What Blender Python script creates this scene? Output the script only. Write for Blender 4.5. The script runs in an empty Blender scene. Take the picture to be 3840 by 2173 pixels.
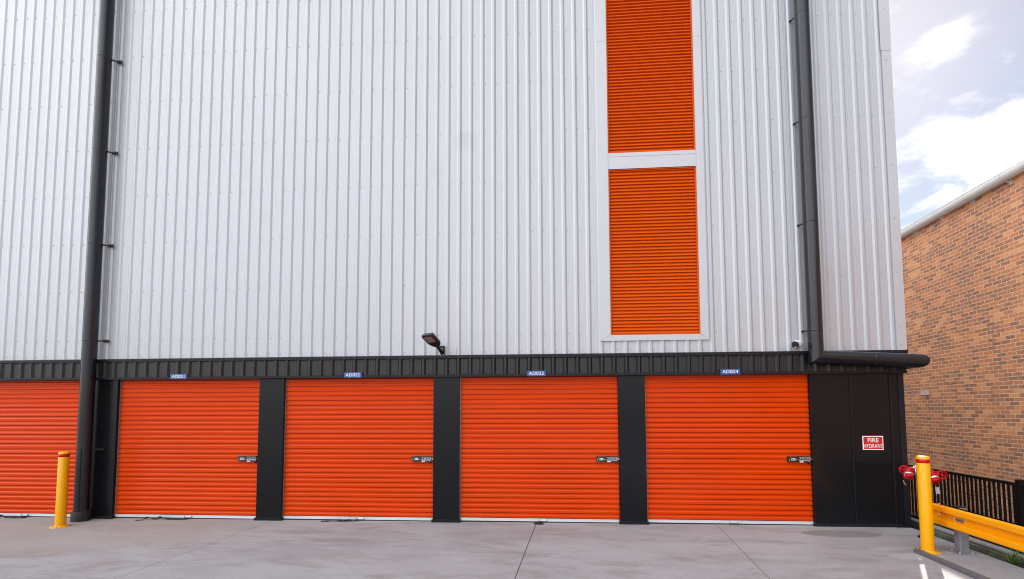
import bpy, math, random
from mathutils import Vector, Matrix

random.seed(7)
scene = bpy.context.scene
C = bpy.context.scene.collection
rad = math.radians

# ------------------------------------------------------------------ camera
camd = bpy.data.cameras.new("camera")
cam = bpy.data.objects.new("camera", camd)
C.objects.link(cam)
Rm = Matrix(((0.9971554464, -0.0749637191, 0.0078394212),
             (0.0753084913, 0.9951908198, -0.0626407471),
             (-0.0031059366, 0.0630529371, 0.9980053309)))
rt, fw, up = Rm.col[0], Rm.col[1], Rm.col[2]
M = Matrix.Identity(4)
for i in range(3):
    M[i][0] = rt[i]; M[i][1] = up[i]; M[i][2] = -fw[i]
M[0][3], M[1][3], M[2][3] = 9.42739, -7.84208, 1.75912
cam.matrix_world = M
camd.sensor_width = 36.0
camd.sensor_fit = 'HORIZONTAL'
camd.lens = 36.0 * 1850.0 / 3840.0
camd.shift_y = (1425.24 - 1086.5) / 3840.0
camd.clip_start = 0.05
camd.clip_end = 2000
scene.camera = cam
scene.cycles.pixel_filter_type = 'BLACKMAN_HARRIS'
scene.cycles.filter_width = 1.05

# ------------------------------------------------------------------ light
SUN_AZ = rad(32.7)          # from +y towards +x
SUN_EL = rad(33.9)
sund = bpy.data.lights.new("sun", 'SUN')
sund.energy = 4.5
sund.angle = rad(0.5)
sund.color = (1.0, 0.93, 0.84)
sun = bpy.data.objects.new("sun", sund)
C.objects.link(sun)
sdir = Vector((math.sin(SUN_AZ) * math.cos(SUN_EL), math.cos(SUN_AZ) * math.cos(SUN_EL), math.sin(SUN_EL)))
sun.rotation_euler = sdir.to_track_quat('Z', 'Y').to_euler()
sun.location = (20, 30, 30)

world = bpy.data.worlds.new("World")
scene.world = world
world.use_nodes = True
nt = world.node_tree
nt.nodes.clear()
def N(t, kind, **kw):
    n = t.nodes.new(kind)
    for k, v in kw.items():
        setattr(n, k, v)
    return n
wo = N(nt, 'ShaderNodeOutputWorld')
bg = N(nt, 'ShaderNodeBackground')
bg.inputs['Strength'].default_value = 0.06
sky = N(nt, 'ShaderNodeTexSky')
sky.sky_type = 'NISHITA'
sky.sun_disc = False
sky.sun_elevation = SUN_EL
sky.sun_rotation = SUN_AZ
sky.altitude = 30
sky.dust_density = 0.36
tc = N(nt, 'ShaderNodeTexCoord')
sep = N(nt, 'ShaderNodeSeparateXYZ')
nt.links.new(tc.outputs['Generated'], sep.inputs[0])
def wm(op, a, b=None, c=None, clamp=False):
    n = N(nt, 'ShaderNodeMath', operation=op, use_clamp=clamp)
    for i, v in enumerate((a, b, c)):
        if v is None: continue
        if isinstance(v, (int, float)): n.inputs[i].default_value = v
        else: nt.links.new(v, n.inputs[i])
    return n.outputs[0]
zz = wm('ADD', wm('MAXIMUM', sep.outputs['Z'], 0.0), 0.22)
cx = wm('DIVIDE', sep.outputs['X'], zz)
cy = wm('DIVIDE', sep.outputs['Y'], zz)
comb = N(nt, 'ShaderNodeCombineXYZ')
nt.links.new(cx, comb.inputs[0]); nt.links.new(cy, comb.inputs[1])
cn = N(nt, 'ShaderNodeTexNoise', noise_dimensions='4D')
cn.inputs['Scale'].default_value = 5.0
cn.inputs['Detail'].default_value = 9
cn.inputs['Roughness'].default_value = 0.56
cn.inputs['Distortion'].default_value = 0.25
cn.inputs['W'].default_value = 15.3
nt.links.new(comb.outputs[0], cn.inputs['Vector'])
# unseen bright clouds added behind-left of viewer to light the facade; thinner towards sun
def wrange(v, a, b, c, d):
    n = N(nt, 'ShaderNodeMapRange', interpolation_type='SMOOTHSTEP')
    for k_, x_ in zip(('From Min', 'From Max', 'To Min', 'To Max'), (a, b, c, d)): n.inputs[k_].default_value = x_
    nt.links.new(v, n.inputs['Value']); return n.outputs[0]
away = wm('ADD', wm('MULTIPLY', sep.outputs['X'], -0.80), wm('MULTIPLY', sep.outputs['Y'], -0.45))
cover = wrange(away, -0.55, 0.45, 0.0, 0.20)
CLOUD_BANKS = (((0.512, 0.714, 0.470), 3.6, .17), ((0.534, 0.689, 0.489), 2.8, .10),
               ((0.550, 0.758, 0.343), 5.5, .17), ((0.590, 0.721, 0.357), 5.5, .22), ((0.620, 0.690, 0.370), 5.5, .24),
               ((0.555, 0.773, 0.300), 6.0, .17), ((0.620, 0.715, 0.325), 7.0, .25), ((0.625, 0.661, 0.421), 3.4, .24))
# individual cloud banks low in the north-east, beside the sun
vn = N(nt, 'ShaderNodeVectorMath', operation='NORMALIZE'); nt.links.new(tc.outputs['Generated'], vn.inputs[0])
blobs = None
for d_, r_, amp in CLOUD_BANKS:
    dn = N(nt, 'ShaderNodeVectorMath', operation='DOT_PRODUCT'); nt.links.new(vn.outputs[0], dn.inputs[0]); dn.inputs[1].default_value = Vector(d_).normalized()
    bl = wrange(dn.outputs['Value'], math.cos(rad(r_)), 1.0, 0.0, amp)
    blobs = bl if blobs is None else wm('MAXIMUM', blobs, bl)
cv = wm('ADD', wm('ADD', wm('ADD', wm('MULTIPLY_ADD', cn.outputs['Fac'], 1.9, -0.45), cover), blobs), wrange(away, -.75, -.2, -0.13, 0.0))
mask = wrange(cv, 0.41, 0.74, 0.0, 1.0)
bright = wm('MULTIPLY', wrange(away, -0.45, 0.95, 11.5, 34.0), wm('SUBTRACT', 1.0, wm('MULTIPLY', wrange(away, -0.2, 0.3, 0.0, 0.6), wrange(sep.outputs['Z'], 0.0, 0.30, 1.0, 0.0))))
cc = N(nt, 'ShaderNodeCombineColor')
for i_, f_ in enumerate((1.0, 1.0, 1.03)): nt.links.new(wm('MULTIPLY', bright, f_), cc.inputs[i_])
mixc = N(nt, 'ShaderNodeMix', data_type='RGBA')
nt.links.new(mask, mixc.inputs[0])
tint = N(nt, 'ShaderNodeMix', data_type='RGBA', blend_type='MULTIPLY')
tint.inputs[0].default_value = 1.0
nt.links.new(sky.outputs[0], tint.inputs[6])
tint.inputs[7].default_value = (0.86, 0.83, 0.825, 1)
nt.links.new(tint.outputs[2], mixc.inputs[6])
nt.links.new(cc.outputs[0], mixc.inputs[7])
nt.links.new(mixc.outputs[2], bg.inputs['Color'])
nt.links.new(bg.outputs[0], wo.inputs[0])

scene.view_settings.view_transform = 'Standard'
scene.view_settings.look = 'None'
scene.view_settings.exposure = 1.0
scene.view_settings.gamma = 1.0
scene.view_settings.use_curve_mapping = False

# ------------------------------------------------------------------ materials
MATS = {}
def mat(name, col, rough=0.5, metal=0.0, spec=0.5, noise=0.0, nscale=4.0, bump=0.0, bscale=60.0, coat=0.0, stretch=None):
    m = bpy.data.materials.new(name); m.use_nodes = True
    t = m.node_tree; b = t.nodes['Principled BSDF']
    b.inputs['Base Color'].default_value = (*col, 1)
    b.inputs['Roughness'].default_value = rough
    b.inputs['Metallic'].default_value = metal
    b.inputs['Specular IOR Level'].default_value = spec
    b.inputs['Coat Weight'].default_value = coat; b.inputs['Coat Roughness'].default_value = .28
    tcn = N(t, 'ShaderNodeTexCoord')
    vec = tcn.outputs['Object']
    if stretch:
        mp = N(t, 'ShaderNodeMapping'); mp.inputs['Scale'].default_value = stretch
        t.links.new(vec, mp.inputs[0]); vec = mp.outputs[0]
    if noise > 0:
        n = N(t, 'ShaderNodeTexNoise'); n.inputs['Scale'].default_value = nscale
        n.inputs['Detail'].default_value = 6; n.inputs['Roughness'].default_value = 0.6
        t.links.new(vec, n.inputs['Vector'])
        r = N(t, 'ShaderNodeValToRGB')
        r.color_ramp.elements[0].position = 0.3; r.color_ramp.elements[1].position = 0.7
        r.color_ramp.elements[0].color = (*[c * (1 - noise) for c in col], 1)
        r.color_ramp.elements[1].color = (*[min(1, c * (1 + noise)) for c in col], 1)
        t.links.new(n.outputs['Fac'], r.inputs[0]); t.links.new(r.outputs[0], b.inputs['Base Color'])
        mrr = N(t, 'ShaderNodeMapRange')
        mrr.inputs['To Min'].default_value = max(0.02, rough * 0.85); mrr.inputs['To Max'].default_value = min(1, rough * 1.15)
        t.links.new(n.outputs['Fac'], mrr.inputs['Value']); t.links.new(mrr.outputs[0], b.inputs['Roughness'])
    if bump > 0:
        n2 = N(t, 'ShaderNodeTexNoise'); n2.inputs['Scale'].default_value = bscale; n2.inputs['Detail'].default_value = 3
        t.links.new(vec, n2.inputs['Vector'])
        bp = N(t, 'ShaderNodeBump'); bp.inputs['Strength'].default_value = bump; bp.inputs['Distance'].default_value = 0.01
        t.links.new(n2.outputs['Fac'], bp.inputs['Height']); t.links.new(bp.outputs[0], b.inputs['Normal'])
    MATS[name] = m
    return m

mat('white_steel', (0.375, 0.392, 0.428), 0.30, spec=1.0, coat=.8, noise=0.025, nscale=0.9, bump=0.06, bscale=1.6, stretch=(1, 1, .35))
mat('white_trim', (0.425, 0.438, 0.472), 0.33, spec=1.0, coat=.5, noise=0.02, nscale=1.2)
mat('screw_grey', (0.31, 0.31, 0.34), 0.5)
mat('charcoal_steel', (0.014, 0.014, 0.018), 0.28, spec=.17, noise=0.10, nscale=2.0, bump=0.05, bscale=3.0)
mat('charcoal_ribbed', (0.012, 0.012, 0.014), 0.32, spec=.40, noise=0.12, nscale=5.0, stretch=(6, 1, .6))
mat('charcoal_panel', (0.0075, 0.0077, 0.0095), 0.20, spec=.22, noise=0.10, nscale=1.5, bump=0.05, bscale=2.2)
mat('charcoal_pipe', (0.010, 0.011, 0.016), 0.20, spec=.45, noise=0.15, nscale=3.0, stretch=(1, 1, .3))
mat('black_plastic', (0.012, 0.012, 0.013), 0.35)
mat('black_paint', (0.004, 0.004, 0.0045), 0.35, spec=.2)
mat('black_rubber', (0.015, 0.015, 0.016), 0.7)
mat('black_webbing', (0.010, 0.010, 0.011), 0.75)
mat('door_orange', (0.57, 0.043, 0.0003), 0.20, spec=.13, noise=0.05, nscale=0.8, stretch=(1, 1, 1.6), bump=0.10, bscale=1.6)
mat('louvre_orange', (0.58, 0.078, 0.001), 0.40, spec=.15, noise=0.03, nscale=1.0)
mat('bollard_yellow', (0.80, 0.36, 0.0006), 0.25, spec=.35, noise=0.03, nscale=2.0, bump=0.03, bscale=8)
mat('rail_yellow', (0.84, 0.33, 0.0008), 0.38, spec=.25, noise=0.05, nscale=3.0, stretch=(1, .3, 4), bump=0.05, bscale=10)
mat('red_tape', (0.48, 0.004, 0.006), 0.25, spec=.25)
mat('hydrant_red', (0.38, 0.003, 0.007), 0.28, spec=.15, noise=0.05, nscale=6)
mat('galvanised', (0.24, 0.25, 0.27), 0.42, metal=0.35, noise=0.12, nscale=14.0, bump=0.04, bscale=40)
mat('bright_steel', (0.62, 0.63, 0.66), 0.25, metal=0.9, noise=0.05, nscale=12)
mat('alloy_strip', (0.66, 0.68, 0.72), 0.38, metal=0.25, noise=0.05, nscale=2)
mat('zinc_bolt', (0.40, 0.40, 0.41), 0.35, metal=0.7)
mat('sign_blue', (0.015, 0.078, 0.28), 0.35)
mat('sign_white', (0.80, 0.80, 0.82), 0.45)
mat('sign_red', (0.50, 0.006, 0.010), 0.40)
mat('label_cream', (0.30, 0.28, 0.19), 0.5)
mat('label_lilac', (0.27, 0.27, 0.36), 0.4)
mat('camera_white', (0.74, 0.75, 0.78), 0.35)
mat('gutter_white', (0.72, 0.71, 0.68), 0.40, noise=0.04, nscale=2.5)
mat('roof_steel', (0.55, 0.55, 0.53), 0.45)
mat('box_cream', (0.62, 0.58, 0.50), 0.5)
mat('lens_glass', (0.25, 0.205, 0.195), 0.25)
mat('kerb_steel', (0.115, 0.122, 0.135), 0.45, metal=.2, noise=0.12, nscale=10)
mat('camera_lens', (0.004, 0.004, 0.005), 0.1)
mat('hob_concrete', (0.125, 0.122, 0.112), 0.85, noise=0.28, nscale=3.5, bump=0.2, bscale=30, stretch=(1, .35, 1))
mat('hob_capping', (0.36, 0.36, 0.37), 0.7, noise=0.10, nscale=6)
mat('soil', (0.05, 0.042, 0.032), 0.95, noise=0.4, nscale=20, bump=0.5, bscale=40)
mat('grass_blade', (0.085, 0.165, 0.028), 0.5, noise=0.35, nscale=9)
mat('cardboard', (0.42, 0.28, 0.13), 0.8)
mat('twig', (0.03, 0.025, 0.02), 0.8)
mat('paper_tag', (0.42, 0.40, 0.42), 0.5)
mat('ground_earth', (0.085, 0.080, 0.075), 0.9, noise=0.3, nscale=.4)

def concrete():
    m = bpy.data.materials.new('apron_concrete'); m.use_nodes = True
    t = m.node_tree; b = t.nodes['Principled BSDF']; L = t.links.new
    tcn = N(t, 'ShaderNodeTexCoord'); V = tcn.outputs['Object']
    def noise(scale, detail=6, rough=.6, stretch=(1, 1, 1), dist=0.0, rot=0.0):
        mp = N(t, 'ShaderNodeMapping'); mp.inputs['Scale'].default_value = stretch; mp.inputs['Rotation'].default_value = (0, 0, rot)
        L(V, mp.inputs[0])
        n = N(t, 'ShaderNodeTexNoise'); n.inputs['Scale'].default_value = scale; n.inputs['Detail'].default_value = detail
        n.inputs['Roughness'].default_value = rough; n.inputs['Distortion'].default_value = dist
        L(mp.outputs[0], n.inputs['Vector']); return n.outputs['Fac']
    def math_(op, a, bb=None, clamp=False):
        n = N(t, 'ShaderNodeMath', operation=op, use_clamp=clamp)
        for i, v in enumerate((a, bb)):
            if v is None: continue
            if isinstance(v, (int, float)): n.inputs[i].default_value = v
            else: L(v, n.inputs[i])
        return n.outputs[0]
    def rng(v, a, bb, c, d):
        n = N(t, 'ShaderNodeMapRange'); n.interpolation_type = 'SMOOTHSTEP'
        for k, x in zip(('From Min', 'From Max', 'To Min', 'To Max'), (a, bb, c, d)): n.inputs[k].default_value = x
        L(v, n.inputs['Value']); return n.outputs[0]
    def mix(f, a, bb, blend='MIX'):
        n = N(t, 'ShaderNodeMix', data_type='RGBA', blend_type=blend)
        if isinstance(f, (int, float)): n.inputs[0].default_value = f
        else: L(f, n.inputs[0])
        for i, v in ((6, a), (7, bb)):
            if isinstance(v, tuple): n.inputs[i].default_value = (*v, 1)
            else: L(v, n.inputs[i])
        return n.outputs[2]
    big = noise(.55, 5, .55, (1, 1.3, 1), .4)
    col = mix(rng(big, .36, .64, 0, 1), (.305, .300, .316), (.358, .354, .368))
    trow = noise(1.6, 7, .68, (.55, 1.5, 1), .8, .35)                       # trowel sweeps
    col = mix(rng(trow, .46, .68, 0, .75), col, (.245, .215, .205))
    pale = noise(2.4, 6, .65, (.6, 1.4, 1), .6, -.3)
    col = mix(rng(pale, .52, .68, 0, .6), col, (.375, .375, .395))
    fine = noise(26, 5, .7)
    col = mix(rng(fine, .35, .7, 0, .16), col, (.17, .16, .16))
    spots = N(t, 'ShaderNodeTexVoronoi'); spots.inputs['Scale'].default_value = 3.1; L(V, spots.inputs['Vector'])
    sm = math_('LESS_THAN', spots.outputs['Distance'], .045)
    col = mix(math_('MULTIPLY', sm, .55), col, (.14, .12, .11))
    grit = noise(95, 3, .8)
    col = mix(rng(grit, .52, .72, 0, .30), col, (.155, .145, .145))
    col = mix(rng(grit, .48, .30, 0, .22), col, (.46, .45, .46))
    # faint curved tyre tracks
    spt = N(t, 'ShaderNodeSeparateXYZ'); L(V, spt.inputs[0])
    tz = noise(7, 5, .7)
    for cx_, cy_, rad_ in ((6.5, -16.0, 13.1), (6.5, -16.0, 14.6), (13.0, -13.0, 10.4)):
        dx = math_('SUBTRACT', spt.outputs['X'], cx_); dy = math_('SUBTRACT', spt.outputs['Y'], cy_)
        dd = math_('ABSOLUTE', math_('SUBTRACT', math_('SQRT', math_('ADD', math_('MULTIPLY', dx, dx), math_('MULTIPLY', dy, dy))), rad_))
        col = mix(math_('MULTIPLY', rng(dd, .05, .13, .20, 0), rng(tz, .35, .65, 0, 1)), col, (.17, .16, .165))
    # damp mark in front of the end panel
    sp = N(t, 'ShaderNodeSeparateXYZ'); L(V, sp.inputs[0])
    wob = math_('MULTIPLY', math_('SUBTRACT', noise(3.2, 4, .6), .5), .9)
    ex = math_('DIVIDE', math_('SUBTRACT', sp.outputs['X'], 13.52), .56)
    ey = math_('DIVIDE', math_('SUBTRACT', sp.outputs['Y'], -.45), .22)
    rr = math_('ADD', math_('ADD', math_('MULTIPLY', ex, ex), math_('MULTIPLY', ey, ey)), wob)
    col = mix(rng(rr, .75, 1.0, .55, 0), col, (.135, .122, .110))
    # wide warm-toned patch around the downpipe foot
    ex = math_('DIVIDE', math_('SUBTRACT', sp.outputs['X'], 1.6), 3.6)
    ey = math_('DIVIDE', math_('SUBTRACT', sp.outputs['Y'], -.7), 1.5)
    rr = math_('ADD', math_('ADD', math_('MULTIPLY', ex, ex), math_('MULTIPLY', ey, ey)), wob)
    col = mix(rng(rr, .5, 1.2, .55, 0), col, (.335, .295, .268))
    # saw cuts
    for (x0, y0, x1, y1, w) in ((4.914, -.437, 4.807, -2.825, .0035), (9.2, -.178, 9.052, -2.585, .0055), (11.95, -.046, 11.69, -2.435, .0035), (.42, -.2, .30, -3.0, .0035)):
        dx, dy = x1 - x0, y1 - y0; ln = math.hypot(dx, dy); nx, ny = dy / ln, -dx / ln
        dd = math_('ADD', math_('MULTIPLY', math_('SUBTRACT', sp.outputs['X'], x0), nx), math_('MULTIPLY', math_('SUBTRACT', sp.outputs['Y'], y0), ny))
        dd = math_('ADD', math_('ABSOLUTE', dd), math_('MULTIPLY', math_('SUBTRACT', fine, .5), .003))
        col = mix(math_('LESS_THAN', dd, w), col, (.055, .05, .048))
    b.inputs['Specular IOR Level'].default_value = .25
    L(col, b.inputs['Base Color'])
    L(rng(big, .3, .7, .80, .92), b.inputs['Roughness'])
    bp = N(t, 'ShaderNodeBump'); bp.inputs['Strength'].default_value = .12; bp.inputs['Distance'].default_value = .01
    L(fine, bp.inputs['Height']); L(bp.outputs[0], b.inputs['Normal'])
    MATS['apron_concrete'] = m
concrete()

def brick():
    m = bpy.data.materials.new('speckled_brick'); m.use_nodes = True
    t = m.node_tree; b = t.nodes['Principled BSDF']; L = t.links.new
    tcn = N(t, 'ShaderNodeTexCoord'); sp = N(t, 'ShaderNodeSeparateXYZ'); L(tcn.outputs['Object'], sp.inputs[0])
    cb = N(t, 'ShaderNodeCombineXYZ'); L(sp.outputs['X'], cb.inputs[0]); L(sp.outputs['Z'], cb.inputs[1])
    V = cb.outputs[0]
    wn = N(t, 'ShaderNodeTexNoise'); wn.inputs['Scale'].default_value = 5.0; wn.inputs['Detail'].default_value = 2; L(V, wn.inputs['Vector'])
    vm = N(t, 'ShaderNodeVectorMath', operation='MULTIPLY_ADD'); L(wn.outputs['Color'], vm.inputs[0]); vm.inputs[1].default_value = (.010, .010, 0); L(V, vm.inputs[2])
    br = N(t, 'ShaderNodeTexBrick')
    br.inputs['Color1'].default_value = (0, 0, 0, 1); br.inputs['Color2'].default_value = (1, 1, 1, 1); br.inputs['Mortar'].default_value = (.5, .5, .5, 1)
    br.inputs['Scale'].default_value = 1.0; br.inputs['Mortar Size'].default_value = .0075; br.inputs['Mortar Smooth'].default_value = .3
    br.inputs['Bias'].default_value = 0.0; br.inputs['Brick Width'].default_value = .24; br.inputs['Row Height'].default_value = .086
    L(vm.outputs[0], br.inputs['Vector'])
    rp = N(t, 'ShaderNodeValToRGB'); rp.color_ramp.interpolation = 'LINEAR'
    el = rp.color_ramp.elements
    el[0].position = 0.0; el[0].color = (.83, .43, .20, 1)
    el[1].position = 1.0; el[1].color = (.265, .130, .088, 1)
    for pos, c in ((.22, (.78, .325, .135)), (.38, (.62, .225, .092)), (.58, (.54, .205, .105)), (.80, (.39, .165, .102))):
        e = el.new(pos); e.color = (*c, 1)
    # larger pale patches where whole runs of bricks are creamy
    big = N(t, 'ShaderNodeTexNoise'); big.inputs['Scale'].default_value = .55; big.inputs['Detail'].default_value = 3; L(V, big.inputs['Vector'])
    ad = N(t, 'ShaderNodeMath', operation='MULTIPLY_ADD'); L(big.outputs['Fac'], ad.inputs[0]); ad.inputs[1].default_value = -1.1; ad.inputs[2].default_value = .66
    sb = N(t, 'ShaderNodeSeparateColor'); L(br.outputs['Color'], sb.inputs[0])
    ad2 = N(t, 'ShaderNodeMath', operation='ADD', use_clamp=True); L(sb.outputs[0], ad2.inputs[0]); L(ad.outputs[0], ad2.inputs[1])
    L(ad2.outputs[0], rp.inputs[0])
    # mottled face and dark specks
    n1 = N(t, 'ShaderNodeTexNoise'); n1.inputs['Scale'].default_value = 22; n1.inputs['Detail'].default_value = 5; n1.inputs['Roughness'].default_value = .65
    L(V, n1.inputs['Vector'])
    r1 = N(t, 'ShaderNodeMapRange'); r1.inputs['From Min'].default_value = .40; r1.inputs['From Max'].default_value = .70; r1.inputs['To Max'].default_value = .72; L(n1.outputs['Fac'], r1.inputs['Value'])
    m1 = N(t, 'ShaderNodeMix', data_type='RGBA'); L(r1.outputs[0], m1.inputs[0]); L(rp.outputs[0], m1.inputs[6]); m1.inputs[7].default_value = (.78, .40, .195, 1)
    vo = N(t, 'ShaderNodeTexVoronoi'); vo.inputs['Scale'].default_value = 34; vo.inputs['Randomness'].default_value = 1; L(V, vo.inputs['Vector'])
    sc = N(t, 'ShaderNodeSeparateColor'); L(vo.outputs['Color'], sc.inputs[0])
    lt = N(t, 'ShaderNodeMath', operation='LESS_THAN'); L(vo.outputs['Distance'], lt.inputs[0]); lt.inputs[1].default_value = .24
    gt = N(t, 'ShaderNodeMath', operation='GREATER_THAN'); L(sc.outputs[0], gt.inputs[0]); gt.inputs[1].default_value = .72
    mu = N(t, 'ShaderNodeMath', operation='MULTIPLY'); L(lt.outputs[0], mu.inputs[0]); L(gt.outputs[0], mu.inputs[1])
    mu2 = N(t, 'ShaderNodeMath', operation='MULTIPLY'); L(mu.outputs[0], mu2.inputs[0]); mu2.inputs[1].default_value = .75
    m2 = N(t, 'ShaderNodeMix', data_type='RGBA'); L(mu2.outputs[0], m2.inputs[0]); L(m1.outputs[2], m2.inputs[6]); m2.inputs[7].default_value = (.12, .07, .05, 1)
    m3 = N(t, 'ShaderNodeMix', data_type='RGBA'); L(br.outputs['Fac'], m3.inputs[0]); L(m2.outputs[2], m3.inputs[6]); m3.inputs[7].default_value = (.86, .60, .43, 1)
    L(m3.outputs[2], b.inputs['Base Color'])
    b.inputs['Roughness'].default_value = .85
    bp = N(t, 'ShaderNodeBump'); bp.inputs['Strength'].default_value = .5; bp.inputs['Distance'].default_value = .006; bp.invert = True
    L(br.outputs['Fac'], bp.inputs['Height']); L(bp.outputs[0], b.inputs['Normal'])
    MATS['speckled_brick'] = m
brick()

def darken_white():
    m = MATS['white_steel']; t = m.node_tree; b = t.nodes['Principled BSDF']; L = t.links.new
    src = b.inputs['Base Color'].links[0].from_socket
    tcn = N(t, 'ShaderNodeTexCoord'); sp = N(t, 'ShaderNodeSeparateXYZ'); L(tcn.outputs['Object'], sp.inputs[0])
    def mm(op, a, c=None):
        n = N(t, 'ShaderNodeMath', operation=op)
        for i, v in enumerate((a, c)):
            if v is None: continue
            if isinstance(v, (int, float)): n.inputs[i].default_value = v
            else: L(v, n.inputs[i])
        return n.outputs[0]
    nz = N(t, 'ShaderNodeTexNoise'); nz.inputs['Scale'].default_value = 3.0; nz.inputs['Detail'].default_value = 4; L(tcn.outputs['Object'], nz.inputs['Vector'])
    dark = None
    for x0, z0, rx, rz, amp in ((8.08, 6.22, .24, .20, .16), (7.60, 5.75, .14, .20, .07), (1.0, 4.2, .5, .8, .05)):  # soft-edged grey patches that darken the sheeting colour
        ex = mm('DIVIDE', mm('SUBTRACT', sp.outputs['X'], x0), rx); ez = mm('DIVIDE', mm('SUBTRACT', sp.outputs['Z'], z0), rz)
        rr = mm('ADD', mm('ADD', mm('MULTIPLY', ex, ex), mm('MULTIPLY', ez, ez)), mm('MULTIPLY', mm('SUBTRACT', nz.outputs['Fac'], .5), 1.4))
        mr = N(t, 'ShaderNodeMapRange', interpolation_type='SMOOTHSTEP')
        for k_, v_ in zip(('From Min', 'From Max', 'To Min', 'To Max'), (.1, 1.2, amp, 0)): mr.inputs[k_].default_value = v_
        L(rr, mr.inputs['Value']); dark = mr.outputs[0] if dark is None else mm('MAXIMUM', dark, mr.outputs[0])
    # long faint run-off streaks down the sheeting
    mp = N(t, 'ShaderNodeMapping'); mp.inputs['Scale'].default_value = (9, 1, .28); L(tcn.outputs['Object'], mp.inputs[0])
    st = N(t, 'ShaderNodeTexNoise'); st.inputs['Scale'].default_value = 1.6; st.inputs['Detail'].default_value = 6; L(mp.outputs[0], st.inputs['Vector'])
    ms = N(t, 'ShaderNodeMapRange', interpolation_type='SMOOTHSTEP')
    for k_, v_ in zip(('From Min', 'From Max', 'To Min', 'To Max'), (.52, .74, 0, .035)): ms.inputs[k_].default_value = v_
    L(st.outputs['Fac'], ms.inputs['Value'])
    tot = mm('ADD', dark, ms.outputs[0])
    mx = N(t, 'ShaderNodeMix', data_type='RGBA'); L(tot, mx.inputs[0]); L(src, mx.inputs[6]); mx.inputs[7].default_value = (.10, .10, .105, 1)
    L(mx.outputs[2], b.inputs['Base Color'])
darken_white()

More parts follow.
